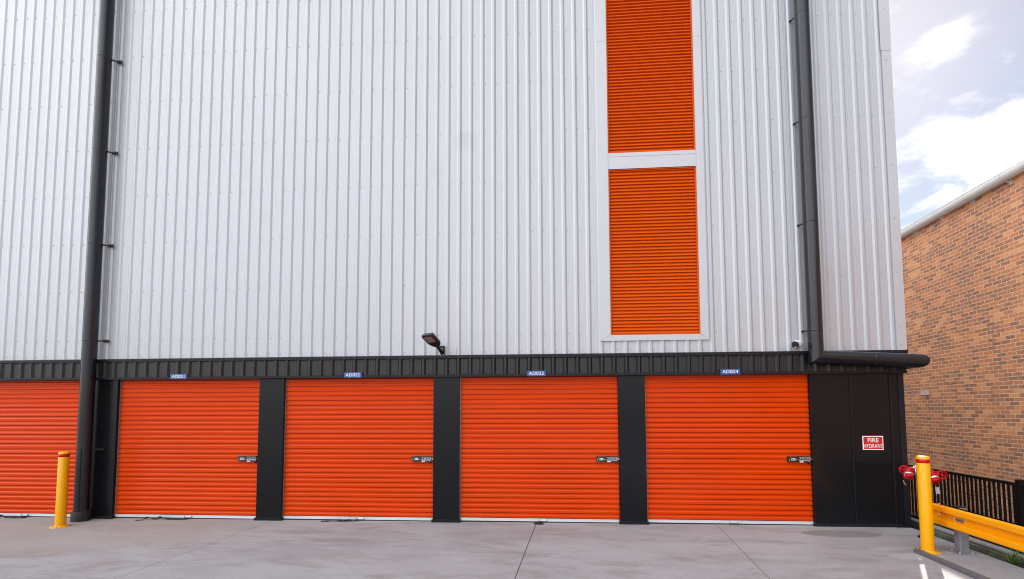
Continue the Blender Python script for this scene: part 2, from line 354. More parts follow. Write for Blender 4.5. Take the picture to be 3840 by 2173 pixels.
# ------------------------------------------------------------------ mesh builder
class MB:
    def __init__(s): s.v = []; s.f = []; s.m = []; s.sm = []; s.names = []
    def mi(s, name):
        if name not in s.names: s.names.append(name)
        return s.names.index(name)
    def add(s, vs, fs, mat_, smooth=False):
        o = len(s.v); k = s.mi(mat_)
        s.v += [tuple(v) for v in vs]
        for f in fs:
            s.f.append([i + o for i in f]); s.m.append(k); s.sm.append(smooth)
    def box(s, x0, y0, z0, x1, y1, z1, mat_, M_=None):
        vs = [Vector(p) for p in ((x0,y0,z0),(x1,y0,z0),(x1,y1,z0),(x0,y1,z0),(x0,y0,z1),(x1,y0,z1),(x1,y1,z1),(x0,y1,z1))]
        if M_ is not None: vs = [M_ @ v for v in vs]
        s.add(vs, [(3,2,1,0),(4,5,6,7),(0,1,5,4),(1,2,6,5),(2,3,7,6),(3,0,4,7)], mat_)
    def strip(s, prof, axis_pts, mat_, smooth=False, closed=False, caps=False):
        """sweep a profile (list of Vectors per station) : axis_pts = list of functions/offset vectors"""
        n = len(prof); vs = []; fs = []
        for a in axis_pts:
            vs += [p + a for p in prof]
        for j in range(len(axis_pts) - 1):
            for i in range(n - 1 + (1 if closed else 0)):
                k = (i + 1) % n
                fs.append((j*n+i, j*n+k, (j+1)*n+k, (j+1)*n+i))
        if caps:
            fs.append(tuple(range(n))[::-1]); fs.append(tuple((len(axis_pts)-1)*n + i for i in range(n)))
        s.add(vs, fs, mat_, smooth)
    def tube(s, pts, r, mat_, seg=24, caps=True, smooth=True):
        """pipe through pts with mitred corners; r number or list"""
        pts = [Vector(p) for p in pts]; n = len(pts)
        rs = r if isinstance(r, (list, tuple)) else [r] * n
        t0 = (pts[1] - pts[0]).normalized()
        u = t0.orthogonal().normalized(); w = t0.cross(u)
        ring = [pts[0] + rs[0] * (math.cos(2*math.pi*i/seg) * u + math.sin(2*math.pi*i/seg) * w) for i in range(seg)]
        vs = list(ring); fs = []
        dirs = [(pts[i+1] - pts[i]).normalized() for i in range(n - 1)]
        for j in range(1, n):
            d = dirs[j-1]
            nrm = (dirs[j-1] + dirs[j]).normalized() if j < n - 1 else d
            new = []
            for q in ring:
                q2 = q + d * ((pts[j] - q).dot(nrm) / d.dot(nrm))
                if rs[j] != rs[j-1]:
                    q2 = pts[j] + (q2 - pts[j]) * (rs[j] / rs[j-1])
                new.append(q2)
            o = (j-1) * seg
            for i in range(seg):
                k = (i + 1) % seg
                fs.append((o+i, o+k, o+seg+k, o+seg+i))
            vs += new; ring = new
        hard = [j for j in range(1, n-1) if dirs[j-1].angle(dirs[j]) > rad(50)]
        st_ = 0
        for e in hard + [n-1]:
            s.add(vs[st_*seg:(e+1)*seg], fs[:(e-st_)*seg], mat_, smooth); st_ = e
        if caps:
            s.add(vs[:seg], [tuple(range(seg))[::-1]], mat_)
            s.add(vs[-seg:], [tuple(range(seg))], mat_)
    def lathe(s, prof, origin, axis, mat_, seg=28, smooth=True):
        """prof = [(radius, height)...] about axis from origin"""
        axis = Vector(axis).normalized(); u = axis.orthogonal().normalized(); w = axis.cross(u); origin = Vector(origin)
        vs = []; fs = []
        for r, h in prof:
            for i in range(seg):
                a = 2*math.pi*i/seg
                vs.append(origin + axis*h + r*(math.cos(a)*u + math.sin(a)*w))
        for j in range(len(prof)-1):
            for i in range(seg):
                k = (i+1) % seg
                fs.append((j*seg+i, j*seg+k, (j+1)*seg+k, (j+1)*seg+i))
        s.add(vs, fs, mat_, smooth)
        if prof[0][0] > 1e-6: s.add(vs[:seg], [tuple(range(seg))[::-1]], mat_)
        if prof[-1][0] > 1e-6: s.add(vs[-seg:], [tuple(range(seg))], mat_)
    def torus(s, c, axis, R, r, mat_, seg=32, sub=10):
        axis = Vector(axis).normalized(); u = axis.orthogonal().normalized(); w = axis.cross(u); c = Vector(c)
        vs = []; fs = []
        for i in range(seg):
            a = 2*math.pi*i/seg; d = math.cos(a)*u + math.sin(a)*w
            for j in range(sub):
                b = 2*math.pi*j/sub
                vs.append(c + d*(R + r*math.cos(b)) + axis*(r*math.sin(b)))
        for i in range(seg):
            for j in range(sub):
                i2 = (i+1) % seg; j2 = (j+1) % sub
                fs.append((i*sub+j, i2*sub+j, i2*sub+j2, i*sub+j2))
        s.add(vs, fs, mat_, True)
    def build(s, name, parent=None, bevel=0.0, loc=None):
        me = bpy.data.meshes.new(name)
        me.from_pydata([tuple(v) for v in s.v], [], s.f)
        for nme in s.names: me.materials.append(MATS[nme])
        me.polygons.foreach_set('material_index', s.m)
        me.polygons.foreach_set('use_smooth', s.sm)
        me.update()
        o = bpy.data.objects.new(name, me); C.objects.link(o)
        if parent is not None: o.parent = parent
        if loc is not None: o.location = loc
        if bevel > 0:
            b = o.modifiers.new('bevel', 'BEVEL'); b.width = bevel; b.segments = 2; b.limit_method = 'ANGLE'; b.angle_limit = rad(40)
        return o

def tag(o, label=None, cat=None, group=None, kind=None):
    if label: o['label'] = label
    if cat: o['category'] = cat
    if group: o['group'] = group
    if kind: o['kind'] = kind
    return o
def thing(name, label, cat, loc=(0, 0, 0), group=None, rot=None):
    o = bpy.data.objects.new(name, None); C.objects.link(o)
    o.empty_display_size = .2; o.location = loc
    if rot: o.rotation_euler = rot
    return tag(o, label, cat, group)
def text(name, body, size, mat_, parent, loc, rot=(math.pi/2, 0, 0), depth=.001, bold=.02, xscale=1.0, spacing=1.0, align='CENTER'):
    cu = bpy.data.curves.new(name, 'FONT'); cu.body = body; cu.size = size; cu.align_x = align; cu.align_y = 'CENTER'
    cu.extrude = depth; cu.offset = bold * size; cu.space_character = spacing
    tmp = bpy.data.objects.new(name + '_tmp', cu); C.objects.link(tmp)
    bpy.context.view_layer.update()
    dg = bpy.context.evaluated_depsgraph_get()
    me = bpy.data.meshes.new_from_object(tmp.evaluated_get(dg))
    bpy.data.objects.remove(tmp)
    me.materials.clear(); me.materials.append(MATS[mat_])
    o = bpy.data.objects.new(name, me); C.objects.link(o)
    o.parent = parent; o.location = loc; o.rotation_euler = rot; o.scale = (xscale, 1, 1)
    return o

def gz(x): return 0.0031574 * (x - 7.0)
# frame of everything that runs along the right-hand boundary: w along it (away from camera), o to the right of the slab edge
AB = 0.08
D_ = Vector((math.sin(AB), math.cos(AB), 0)); NR = Vector((math.cos(AB), -math.sin(AB), 0)); S0 = Vector((14.735, 0, 0))
def W(w, o, z=0.0): return S0 + D_*w + NR*o + Vector((0, 0, z))
ROTB = -AB            # rotation that maps local +Y onto D_ and +X onto NR

# ------------------------------------------------------------------ ground
m = MB()
pts = [(-40, .4), tuple(W(.4, 0)[:2]), tuple(W(-32, 0)[:2]), (-40, -32)]
vs = [(x, y, gz(x)) for x, y in pts] + [(x, y, -1.7) for x, y in pts]
m.add(vs, [(3,2,1,0), (4,5,6,7), (0,1,5,4), (1,2,6,5), (2,3,7,6), (3,0,4,7)], 'apron_concrete')
o = m.build('concrete_apron'); tag(o, kind='structure')
m = MB()
m.add([(-500,-500,-1.62),(500,-500,-1.62),(500,500,-1.62),(-500,500,-1.62)], [(0,1,2,3)], 'ground_earth')
tag(m.build('ground'), kind='structure')
m = MB()
m.add([W(-45, .003, -.07), W(-45, .247, -.05), W(6, .247, -.05), W(6, .003, -.07)], [(0,1,2,3)], 'soil')
tag(m.build('soil_strip'), kind='structure')

# ------------------------------------------------------------------ storage building
P = 0.1905
bld = thing('storage_building', 'tall white ribbed storage building with orange roller doors along its charcoal base', 'building')
XL, XR = -6.0, 14.80
def rib_profile(xa, xb, y_pan, h, flutes=True):
    """list of (x, y) from xa to xb; ribs stand h towards the camera (-y); right flank sits at k*P"""
    out = []
    k = math.floor(xa / P) - 1
    while (k - 1) * P < xb:
        c = k * P
        seq = [(c-.070, 0), (c-.046, 1), (c-.016, 1), (c+.012, 0)]
        if flutes: seq += [(c+.045, 0), (c+.048, .045), (c+.055, .045), (c+.058, 0), (c+.085, 0), (c+.088, .045), (c+.095, .045), (c+.098, 0)]
        out += [(x, y_pan - h*f) for x, f in seq]
        k += 1
    res = []
    for i in range(len(out)):
        x, y = out[i]
        if xa < x < xb: res.append((x, y))
    def at(xq):
        for i in range(len(out)-1):
            (x0, y0), (x1, y1) = out[i], out[i+1]
            if x0 <= xq <= x1 and x1 > x0: return y0 + (y1-y0)*(xq-x0)/(x1-x0)
        return y_pan
    return [(xa, at(xa))] + res + [(xb, at(xb))]
def ribbed(mb, xa, xb, z0, z1, y_pan, h, mat_, flutes=True):
    prof = [Vector((x, y, 0)) for x, y in rib_profile(xa, xb, y_pan, h, flutes)]
    mb.strip(prof, [Vector((0,0,z0)), Vector((0,0,z1))], mat_)
ZTOP = 9.6
LX0, LX1 = 10.402, 11.787       # louvre opening
m = MB()
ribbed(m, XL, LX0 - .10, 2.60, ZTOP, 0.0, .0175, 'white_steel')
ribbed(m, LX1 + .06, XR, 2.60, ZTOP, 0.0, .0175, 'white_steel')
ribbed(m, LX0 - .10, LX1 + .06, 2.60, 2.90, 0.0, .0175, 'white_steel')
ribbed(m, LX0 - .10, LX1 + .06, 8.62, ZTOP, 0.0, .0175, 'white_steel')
k = math.floor(XL / P) + 1
zs = [2.715] + [2.986 + .8432*i for i in range(8)]
while k * P < XR - .1:
    x = k * P + .026
    for zq in zs:
        if LX0 - .19 < x < LX1 + .14 and zq > 2.8: continue
        xx = x + random.uniform(-.006, .006); zq2 = zq + random.uniform(-.008, .008)
        m.lathe([(.0085, -.001), (.0085, .004), (.004, .007)], (xx, 0, zq2), (0, -1, 0), 'screw_grey', seg=6, smooth=False)
    k += 1
m.build('wall_cladding', bld)
# body behind the skin, right-hand side wall and roof
m = MB()
m.box(XL, .30, .05, XR - .06, 36, ZTOP - .1, 'charcoal_panel')
m.build('inner_wall', bld)
m = MB()
prof = [Vector((XR, y, 0)) for y in (.0, 36)]
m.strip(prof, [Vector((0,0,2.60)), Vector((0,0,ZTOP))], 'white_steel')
m.strip([Vector((XR-.04, .02, 0)), Vector((XR-.04, 36, 0))], [Vector((0,0,-1.6)), Vector((0,0,2.60))], 'charcoal_panel')
m.build('side_wall', bld)
m = MB(); m.box(XL, -.06, ZTOP, XR + .03, 36.2, ZTOP + .12, 'white_trim'); m.build('roof', bld)
# corner flashing: two lapped lengths
m = MB()
m.box(XR - .135, -.031, 2.66, XR + .006, -.028, 7.40, 'white_trim')
m.box(XR - .003, -.028, 2.66, XR + .006, .12, 7.40, 'white_trim')
m.box(XR - .135, -.028, 2.66, XR - .132, .001, ZTOP, 'white_trim')
m.box(XR - .150, -.034, 7.38, XR + .009, -.0315, ZTOP, 'white_trim')
m.box(XR + .0065, -.031, 7.38, XR + .0095, .12, ZTOP, 'white_trim')
for zq in zs: m.lathe([(.0085, 0), (.0085, .004), (.004, .006)], (XR-.075, -.034, zq + .02), (0,-1,0), 'screw_grey', seg=6, smooth=False)
m.build('corner_flashing', bld)
# charcoal ribbed band with top and bottom flashings
m = MB()
ribbed(m, XL, XR - .01, 2.33, 2.63, -.012, .030, 'charcoal_ribbed')
k = math.floor(XL / P) + 1
while k * P < XR - .1:
    for zq in (2.40, 2.585):
        m.lathe([(.007, -.001), (.007, .004)], (k*P + .024, -.012, zq), (0,-1,0), 'black_plastic', seg=6, smooth=False)
    k += 1
m.build('ribbed_band', bld)
m = MB()
for a, b in ((XL, 1.72), (1.723, 7.652), (7.655, XR + .004)):
    dy = .0 if a < 5 else .0015
    prof = [Vector((0, y, z)) for y, z in ((.002-.0, 2.668), (-.046-dy, 2.656), (-.049-dy, 2.652), (-.049-dy, 2.610), (-.047-dy, 2.606), (-.036, 2.606))]
    m.strip(prof, [Vector((a,0,0)), Vector((b,0,0))], 'charcoal_steel')
m.box(XR, -.05, 2.606, XR + .004, .5, 2.668, 'charcoal_steel')
m.build('top_flashing', bld)
m = MB()
for a, b in ((XL, 1.66), (1.663, XR - .02)):
    prof = [Vector((0, y, z)) for y, z in ((-.012, 2.352), (-.050, 2.346), (-.053, 2.343), (-.053, 2.310), (-.050, 2.307), (.055, 2.307))]
    m.strip(prof, [Vector((a,0,0)), Vector((b,0,0))], 'charcoal_steel')
m.build('bottom_flashing', bld)
# pillars
PIL = [(-4.18, -3.75), (-1.24, -.81), (1.70, 2.125), (4.63, 5.06), (7.565, 7.99), (10.51, 10.922)]
for i, (a, b) in enumerate(PIL):
    m = MB()
    g = gz((a+b)/2)
    m.box(a, 0, g - .04, b, .28, 2.309, 'charcoal_panel')
    ob = m.build('pillar', bld, bevel=.006)
    m = MB(); m.box(a - .018, -.020, g - .04, b + .018, .09, g + .042, 'charcoal_steel'); m.build('skirting', ob, bevel=.003)
# end panel
m = MB()
g = gz(14)
m.box(13.398, 0, g - .04, 13.985, .28, 2.309, 'charcoal_panel')
m.box(13.990, -.002, g - .04, 14.545, .28, 2.309, 'charcoal_panel')
m.box(13.972, -.014, g + .04, 13.988, .0, 2.308, 'charcoal_steel')
m.box(14.535, -.022, g + .04, 14.552, .0, 2.308, 'charcoal_steel')
m.box(14.552, -.008, g - .04, 14.72, .28, 2.309, 'charcoal_panel')
m.box(14.660, -.020, g + .04, 14.740, -.0085, 2.308, 'charcoal_steel')
m.box(14.7205, -.0083, g - .04, 14.745, .5, 2.308, 'charcoal_steel')
ep = m.build('end_panel', bld, bevel=.003)
m = MB()
m.box(13.375, -.022, g - .04, 14.53, .03, g + .045, 'charcoal_steel')
m.box(14.531, -.036, g - .04, 14.752, .03, g + .047, 'charcoal_steel')
m.build('skirting', ep, bevel=.003)

# louvres with white trim
def louvre(z0, z1):
    m = MB()
    pitch = .0538; n = int((z1 - z0 - .03) / pitch)
    zz0 = z0 + .016
    prof = []
    for i in range(n, -1, -1):
        zb = zz0 + i*pitch
        if zb + pitch > z1 + .03: continue
        prof += [Vector((0, .030, zb + pitch)), Vector((0, .004, zb + .014)), Vector((0, .0, zb + .010)), Vector((0, .0, zb + .005)), Vector((0, .004, zb + .003)), Vector((0, .030, zb + .001))]
    m.strip(prof, [Vector((LX0 + .02, 0, 0)), Vector((LX1 - .02, 0, 0))], 'louvre_orange')
    ob = m.build('louvre_panel', bld)
    m = MB()
    m.box(LX0 + .002, -.012, z0, LX0 + .022, .06, z1, 'louvre_orange')
    m.box(LX1 - .022, -.012, z0, LX1 - .002, .06, z1, 'louvre_orange')
    m.box(LX0 + .022, -.012, z0, LX1 - .022, .06, z0 + .014, 'louvre_orange')
    m.box(LX0 + .022, -.012, z1 - .014, LX1 - .022, .06, z1, 'louvre_orange')
    m.build('louvre_frame', ob)
louvre(2.952, 5.640)
louvre(5.910, 8.600)
m = MB()
ye, yb = -.034, -.030
m.box(LX0 - .17, ye, 2.857, LX0 - .006, yb, 7.80, 'white_trim')
m.box(LX0 - .172, ye - .002, 7.80, LX0 - .006, yb, 8.70, 'white_trim')
m.box(LX1 + .006, ye, 2.857, LX1 + .118, yb, 7.80, 'white_trim')
m.box(LX1 + .006, ye - .002, 7.80, LX1 + .120, yb, 8.70, 'white_trim')
m.box(LX0 - .006, ye + .001, 2.857, LX1 + .006, yb, 2.948, 'white_trim')
m.box(LX0 - .17, yb, 2.857, LX1 + .118, .0, 2.861, 'white_trim')
for za, zb in ((5.644, 5.906), (8.604, 8.70)):
    m.box(LX0 - .006, -.022, za, LX1 + .006, -.018, zb, 'white_trim')
    m.box(LX0 - .006, -.026, zb - .06, LX1 + .006, -.0225, zb, 'white_trim')
m.box(LX0 - .006, yb, 2.948, LX0 + .0015, .06, 8.60, 'white_trim')
m.box(LX1 - .0015, yb, 2.948, LX1 + .006, .06, 8.60, 'white_trim')
# mitre laps of the sill corners
for sx, xq, dx in ((1, LX0 - .008, -.15), (-1, LX1 + .008, .10)):
    a = Vector((xq, ye - .0012, 2.948)); b = Vector((xq + dx, ye - .0012, 2.864)); t_ = Vector((.0, 0, .0045))
    m.add([a - t_, a + t_, b + t_, b - t_], [(0,1,2,3)], 'screw_grey')
for xq, zq in ((LX0 - .09, 3.30), (LX0 - .09, 4.14), (LX0 - .09, 5.0), (LX1 + .06, 3.30), (LX1 + .06, 4.14), (LX1 + .06, 5.0), (LX0 + .2, 2.876), (LX0 + .6, 2.876), (LX1 - .25, 2.876), (LX0 + .28, 5.69), (LX1 - .3, 5.69)):
    m.lathe([(.006, 0), (.006, .003)], (xq, ye, zq), (0,-1,0), 'screw_grey', seg=6, smooth=False)
m.build('louvre_trim', bld)

# roller doors
def roller_door(a, b, lock=True):
    g = gz((a+b)/2)
    m = MB()
    z = g + .062; prof = []; i = 0
    while z < 2.42:
        deep = (i == 14)
        fl = .046 if deep else .034
        prof += [Vector((0, .014, z)), Vector((0, .014, z + .0068)), Vector((0, -.010, z + .0078)), Vector((0, -.0125, z + .0105)), Vector((0, -.0125, z + fl + .005)),
                 Vector((0, -.011, z + fl + .008)), Vector((0, -.001, z + fl + .021)), Vector((0, .000, z + fl + .024)), Vector((0, .000, z + fl + .0433))]
        z += fl + .0437; i += 1
    for q in prof: q.y += .068
    m.strip(prof, [Vector((a + .014, 0, 0)), Vector((b - .006, 0, 0))], 'door_orange')
    d = m.build('roller_door', bld)
    m = MB()
    m.box(a + .012, .050, g + .018, b - .006, .072, g + .060, 'alloy_strip')
    m.box(a + .012, .047, g + .054, b - .006, .0495, g + .061, 'alloy_strip')
    m.build('bottom_rail', d, bevel=.003)
    m = MB(); m.box(a + .004, .052, g - .01, b - .004, .080, g + .0175, 'black_rubber'); m.build('bottom_seal', d)
    m = MB(); m.box(a + .001, .046, g, a + .011, .10, 2.306, 'galvanised'); m.build('guide_rail', d)
    m = MB(); m.box(b - .005, .046, g, b - .0005, .10, 2.306, 'charcoal_steel'); m.build('guide_rail', d)
    c = (a + b) / 2 + .06
    m = MB()
    m.box(c - .062, .026, g + .026, c + .062, .0495, g + .031, 'bright_steel')
    m.box(c - .062, .026, g + .026, c - .056, .0495, g + .056, 'bright_steel')
    m.box(c + .056, .026, g + .026, c + .062, .0495, g + .056, 'bright_steel')
    m.box(c - .056, .044, g + .031, c + .056, .0465, g + .054, 'alloy_strip')
    m.build('lift_tab', d)
    if lock:
        x1 = b - .018; x0 = x1 - .335; zc = g + .985 + .012
        m = MB()
        m.box(x0, .022, zc - .042, x0 + .155, .062, zc + .042, 'black_plastic')
        m.box(x0 + .155, .016, zc - .040, x1 - .012, .062, zc + .046, 'black_plastic')
        for r_ in range(2):
            for c_ in range(3):
                m.lathe([(.0090, 0), (.0090, .003), (.006, .0045)], (x0 + .056 + c_*.0215, .022, zc - .012 + r_*.0215), (0,-1,0), 'alloy_strip', seg=12)
        for xq, zq in ((x0 + .03, .033), (x0 + .03, -.034)):
            m.lathe([(.005, 0), (.004, .003)], (xq, .022, zc + zq), (0,-1,0), 'bright_steel', seg=8)
        m.box(x0 + .013, .0205, zc - .022, x0 + .024, .022, zc + .006, 'screw_grey')
        m.box(x0 + .108, .0205, zc - .010, x0 + .143, .022, zc - .002, 'screw_grey')
        m.box(x0 + .158, .0142, zc + .024, x1 - .014, .016, zc + .033, 'label_cream')
        m.box(x0 + .158, .0142, zc - .026, x1 - .014, .016, zc - .005, 'label_lilac')
        for q in (.175, .205, .222, .253, .281, .306):
            m.box(x0 + q, .0145, zc + .006, x0 + q + .009, .016, zc + .015, 'sign_white')
        m.box(x0 + .166, .0142, zc - .046, x0 + .220, .016, zc - .032, 'sign_white')
        m.lathe([(.016, 0), (.015, .034), (.012, .038)], (x1 - .034, .030, zc - .030), (0, 0, -1), 'black_plastic', seg=14)
        m.lathe([(.006, 0), (.005, .004)], (x1 - .034, .014, zc - .034), (0,-1,0), 'bright_steel', seg=8)
        m.box(x1 - .012, .034, zc - .012, b + .004, .048, zc + .012, 'bright_steel')
        m.build('lock', d, bevel=.002)
    return d
DOORS = [(-3.75, -1.24), (-.81, 1.70), (2.125, 4.63), (5.06, 7.565), (7.99, 10.51), (10.922, 13.398)]
for i, (a, b) in enumerate(DOORS): roller_door(a, b, lock=i != 1)

# ------------------------------------------------------------------ downpipes
R_ = .103
x_, y_ = 1.735, -.165
dp = thing('downpipe', 'round charcoal downpipe standing on the concrete in a fat black boot beside door AD021', 'downpipe', (x_, y_, gz(1.74)), 'charcoal downpipes on the facade')
m = MB(); m.tube([(0,0,0), (0,0,ZTOP)], R_, 'charcoal_pipe', seg=40); m.build('pipe', dp)
m = MB(); m.lathe([(.129, 0), (.131, .02), (.131, .148), (.126, .156), (R_ + .001, .158)], (0,0,0), (0,0,1), 'black_rubber', seg=40); m.build('boot', dp)
for zq, side in ((1.155, 1), (2.985, 1), (4.64, 1), (6.29, 1), (7.95, 1)):
    m = MB()
    if zq > 2: m.lathe([(R_+.0003, -.024), (R_+.0016, -.022), (R_+.0016, .0), (R_+.0003, .002)], (0,0,zq), (0,0,1), 'charcoal_pipe', seg=40)
    yw = -y_ - (.03 if zq > 2.4 else .001)
    Mx = Matrix.Translation((R_*.8, .02, zq))
    m.tube([(R_*.70, R_*.55, zq), (.145, yw - .012, zq), (.175, yw - .012, zq)], .014, 'black_plastic', seg=10)
    m.box(.125, yw - .022, zq - .022, .215, yw, zq + .022, 'black_plastic')
    m.lathe([(.006, 0), (.005, .004)], (.165, yw - .022, zq), (0,-1,0), 'bright_steel', seg=8)
    m.build('bracket', dp)

x2, y2 = 13.415, -.175
zm, zs_, ze, xe = 2.552, 2.552, 2.478, 14.845
dp2 = thing('downpipe', 'charcoal downpipe that turns sideways above the fire hydrant sign and runs past the building corner', 'downpipe', (x2, y2, zm), 'charcoal downpipes on the facade')
m = MB()
L_ = [(0,0,ZTOP - zm), (0,0,0), (xe - x2, 0, ze - zm), (xe - x2, 8.0, ze - zm - .15)]
m.tube(L_, R_, 'charcoal_pipe', seg=40)
m.build('pipe', dp2)
for zq in (2.96, 4.62, 6.25, 7.95):
    m = MB()
    m.lathe([(R_+.0003, -.024), (R_+.0016, -.022), (R_+.0016, .0), (R_+.0003, .002)], (0,0,zq - zm), (0,0,1), 'charcoal_pipe', seg=40)
    m.tube([(-R_*.70, R_*.55, zq - zm), (-.100, -y2 - .045, zq - zm), (-.095, -y2 - .030, zq - zm)], .010, 'black_plastic', seg=10)
    m.lathe([(.020, 0), (.018, .012), (.0, .016)], (-.112, -y2 - .030, zq - zm), (0, -1, 0), 'black_plastic', seg=12)
    m.build('bracket', dp2)
m = MB()
dv = Vector((xe - x2, 0, ze - zm)).normalized()
m.lathe([(R_+.0003, -.014), (R_+.0016, -.012), (R_+.0016, .012), (R_+.0003, .014)], dv*.80, dv, 'charcoal_pipe', seg=40)
m.build('joint_sleeve', dp2)

# ------------------------------------------------------------------ door number signs
for i, (xc, num) in enumerate(((3.252, 'AD021'), (6.245, 'AD022'), (9.228, 'AD023'), (12.203, 'AD024'))):
    s_ = thing('door_sign', 'small blue plate lettered %s on the charcoal band above its orange door' % num, 'sign', (xc, -.056, 2.350), 'blue door number plates')
    m = MB(); m.box(-.147, -.004, -.042, .147, 0, .043, 'sign_blue'); m.build('plate', s_, bevel=.002)
    text('lettering', num, .072, 'sign_white', s_, (0, -.0052, .0005), bold=.004, xscale=1.06, spacing=1.10)

# fire hydrant sign
fs = thing('fire_sign', 'red FIRE HYDRANT sign with white border on the charcoal end panel', 'sign', (14.267, -.004, 1.264))
m = MB(); m.box(-.148, -.003, -.104, .148, .001, .104, 'sign_white'); m.build('plate', fs, bevel=.001)
m = MB(); m.box(-.135, -.0045, -.091, .135, -.0032, .091, 'sign_red'); m.build('red_field', fs)
text('lettering', 'FIRE', .086, 'sign_white', fs, (0, -.0060, .038), bold=.010, xscale=.98, spacing=1.06)
text('lettering', 'HYDRANT', .084, 'sign_white', fs, (0, -.0060, -.048), bold=.004, xscale=.655, spacing=1.10)

# ------------------------------------------------------------------ floodlight
fl = thing('floodlight', 'black floodlight on a short arm fixed to the white wall above the charcoal band', 'light', (7.715, -.03, 2.73))
m = MB()
m.box(-.042, -.006, -.083, .042, 0, .083, 'black_plastic')
m.box(.032, -.045, -.083, .042, -.006, .083, 'black_plastic')
for xq, zq in ((-.028, -.068), (.022, -.068), (.022, .068)):
    m.lathe([(.007, 0), (.006, .005)], (xq, -.0065, zq), (0,-1,0), 'bright_steel', seg=8)
m.build('wall_plate', fs and fl, bevel=.002)
m = MB()
m.tube([(0, -.01, -.02), (-.01, -.09, -.005), (-.045, -.19, .06), (-.055, -.22, .085)], [.030, .030, .027, .024], 'black_plastic', seg=16)
m.tube([(-.075, -.10, .03), (.03, -.13, .015)], .010, 'zinc_bolt', seg=8)
m.build('arm', fl)
# head: length axis L, width axis Wd, normal Nn (Nn points down, the lit face)
Lh = Vector((-.28, -.87, .37)).normalized()
Wd = Vector((1, -.18, .02)); Wd = (Wd - Lh*Wd.dot(Lh)).normalized()
Nn = Lh.cross(Wd).normalized()
if Nn.z > 0: Nn = -Nn
B0 = Vector((-.045, -.19, .070))
HS = .88
def hp(l, w, n): return B0 + (Lh*l + Wd*w + Nn*n)*HS
m = MB()
outl = [(-.02, -.045), (.035, -.088), (.10, -.118), (.335, -.118), (.375, -.10), (.39, -.06), (.39, .06), (.375, .10), (.335, .118), (.10, .118), (.035, .088), (-.02, .045)]
vs = []
nO = len(outl)
for (sc_, n_) in ((.92, .034), (1.0, .024), (1.0, .0), (.90, -.030), (.55, -.05)):
    cl = .18
    vs += [hp(cl + (l - cl)*sc_, w*sc_, n_) for l, w in outl]
fsx = [tuple(range(nO)), tuple(4*nO + i for i in range(nO))[::-1]]
for j in range(4):
    for i in range(nO):
        k2 = (i+1) % nO
        fsx.append((j*nO+i, (j+1)*nO+i, (j+1)*nO+k2, j*nO+k2))
m.add(vs, fsx, 'black_plastic')
hd = m.build('lamp_head', fl, bevel=.004)
m = MB()
for i in range(7):
    w = -.085 + i*.028
    a = [hp(.16, w - .003, -.03), hp(.34, w - .003, -.03), hp(.34, w + .003, -.03), hp(.16, w + .003, -.03)]
    b = [p - Nn*.024 for p in a]
    m.add(a + b, [(0,1,2,3), (7,6,5,4), (0,4,5,1), (1,5,6,2), (2,6,7,3), (3,7,4,0)], 'black_plastic')
m.build('cooling_fins', hd)
m = MB()
q = [(.165, -.078), (.345, -.078), (.345, .078), (.165, .078)]
a = [hp(l, w, .0345) for l, w in q]; b = [hp(l, w, .039) for l, w in q]
m.add(a + b, [(4,5,6,7), (0,1,5,4), (1,2,6,5), (2,3,7,6), (3,0,4,7)], 'lens_glass')
m.build('lens', hd, bevel=.003)

# ------------------------------------------------------------------ security camera
sc_ = thing('security_camera', 'white bullet security camera with black face on the white wall left of the bent downpipe', 'camera', (13.225, -.028, 2.768))
m = MB(); m.box(-.058, -.022, -.055, .058, 0, .055, 'camera_white'); m.build('wall_plate', sc_, bevel=.012)
ax = Vector((-.62, -.74, -.20)).normalized()
m = MB(); m.lathe([(.040, 0), (.036, .03), (.020, .05), (.020, .075)], (0, -.02, -.002), (-.3, -1, .0), 'camera_white', seg=24); m.build('swivel', sc_)
o0 = Vector((.005, -.050, .004))
m = MB(); m.lathe([(.024, 0), (.050, .012), (.054, .04), (.054, .215), (.051, .225)], o0, ax, 'camera_white', seg=28)
m.build('body', sc_)
m = MB(); m.lathe([(.0505, .2252), (.0505, .229), (.046, .233)], o0, ax, 'black_plastic', seg=28)
cface = o0 + ax*.2335
m.lathe([(.013, 0), (.012, .003)], cface + Vector((0, 0, .004)), ax, 'camera_lens', seg=16)
uu = ax.cross(Vector((0,0,1))).normalized()
m.box(-.013, -.004, -.001, .013, .004, .002, 'sign_white', Matrix.Translation(cface - Vector((0,0,.033))) @ Matrix((uu, ax.cross(uu), ax)).transposed().to_4x4())
m.build('front_face', sc_)
m = MB()
vv = ax.cross(uu) if (ax.cross(uu)).z > 0 else -ax.cross(uu)
prof = [o0 + uu*(.058*math.cos(t_)) + vv*(.058*math.sin(t_)) for t_ in [rad(20 + 140*i/10) for i in range(11)]]
m.strip(prof, [ax*.03, ax*.25], 'camera_white', smooth=True)
m.build('sun_shield', sc_)

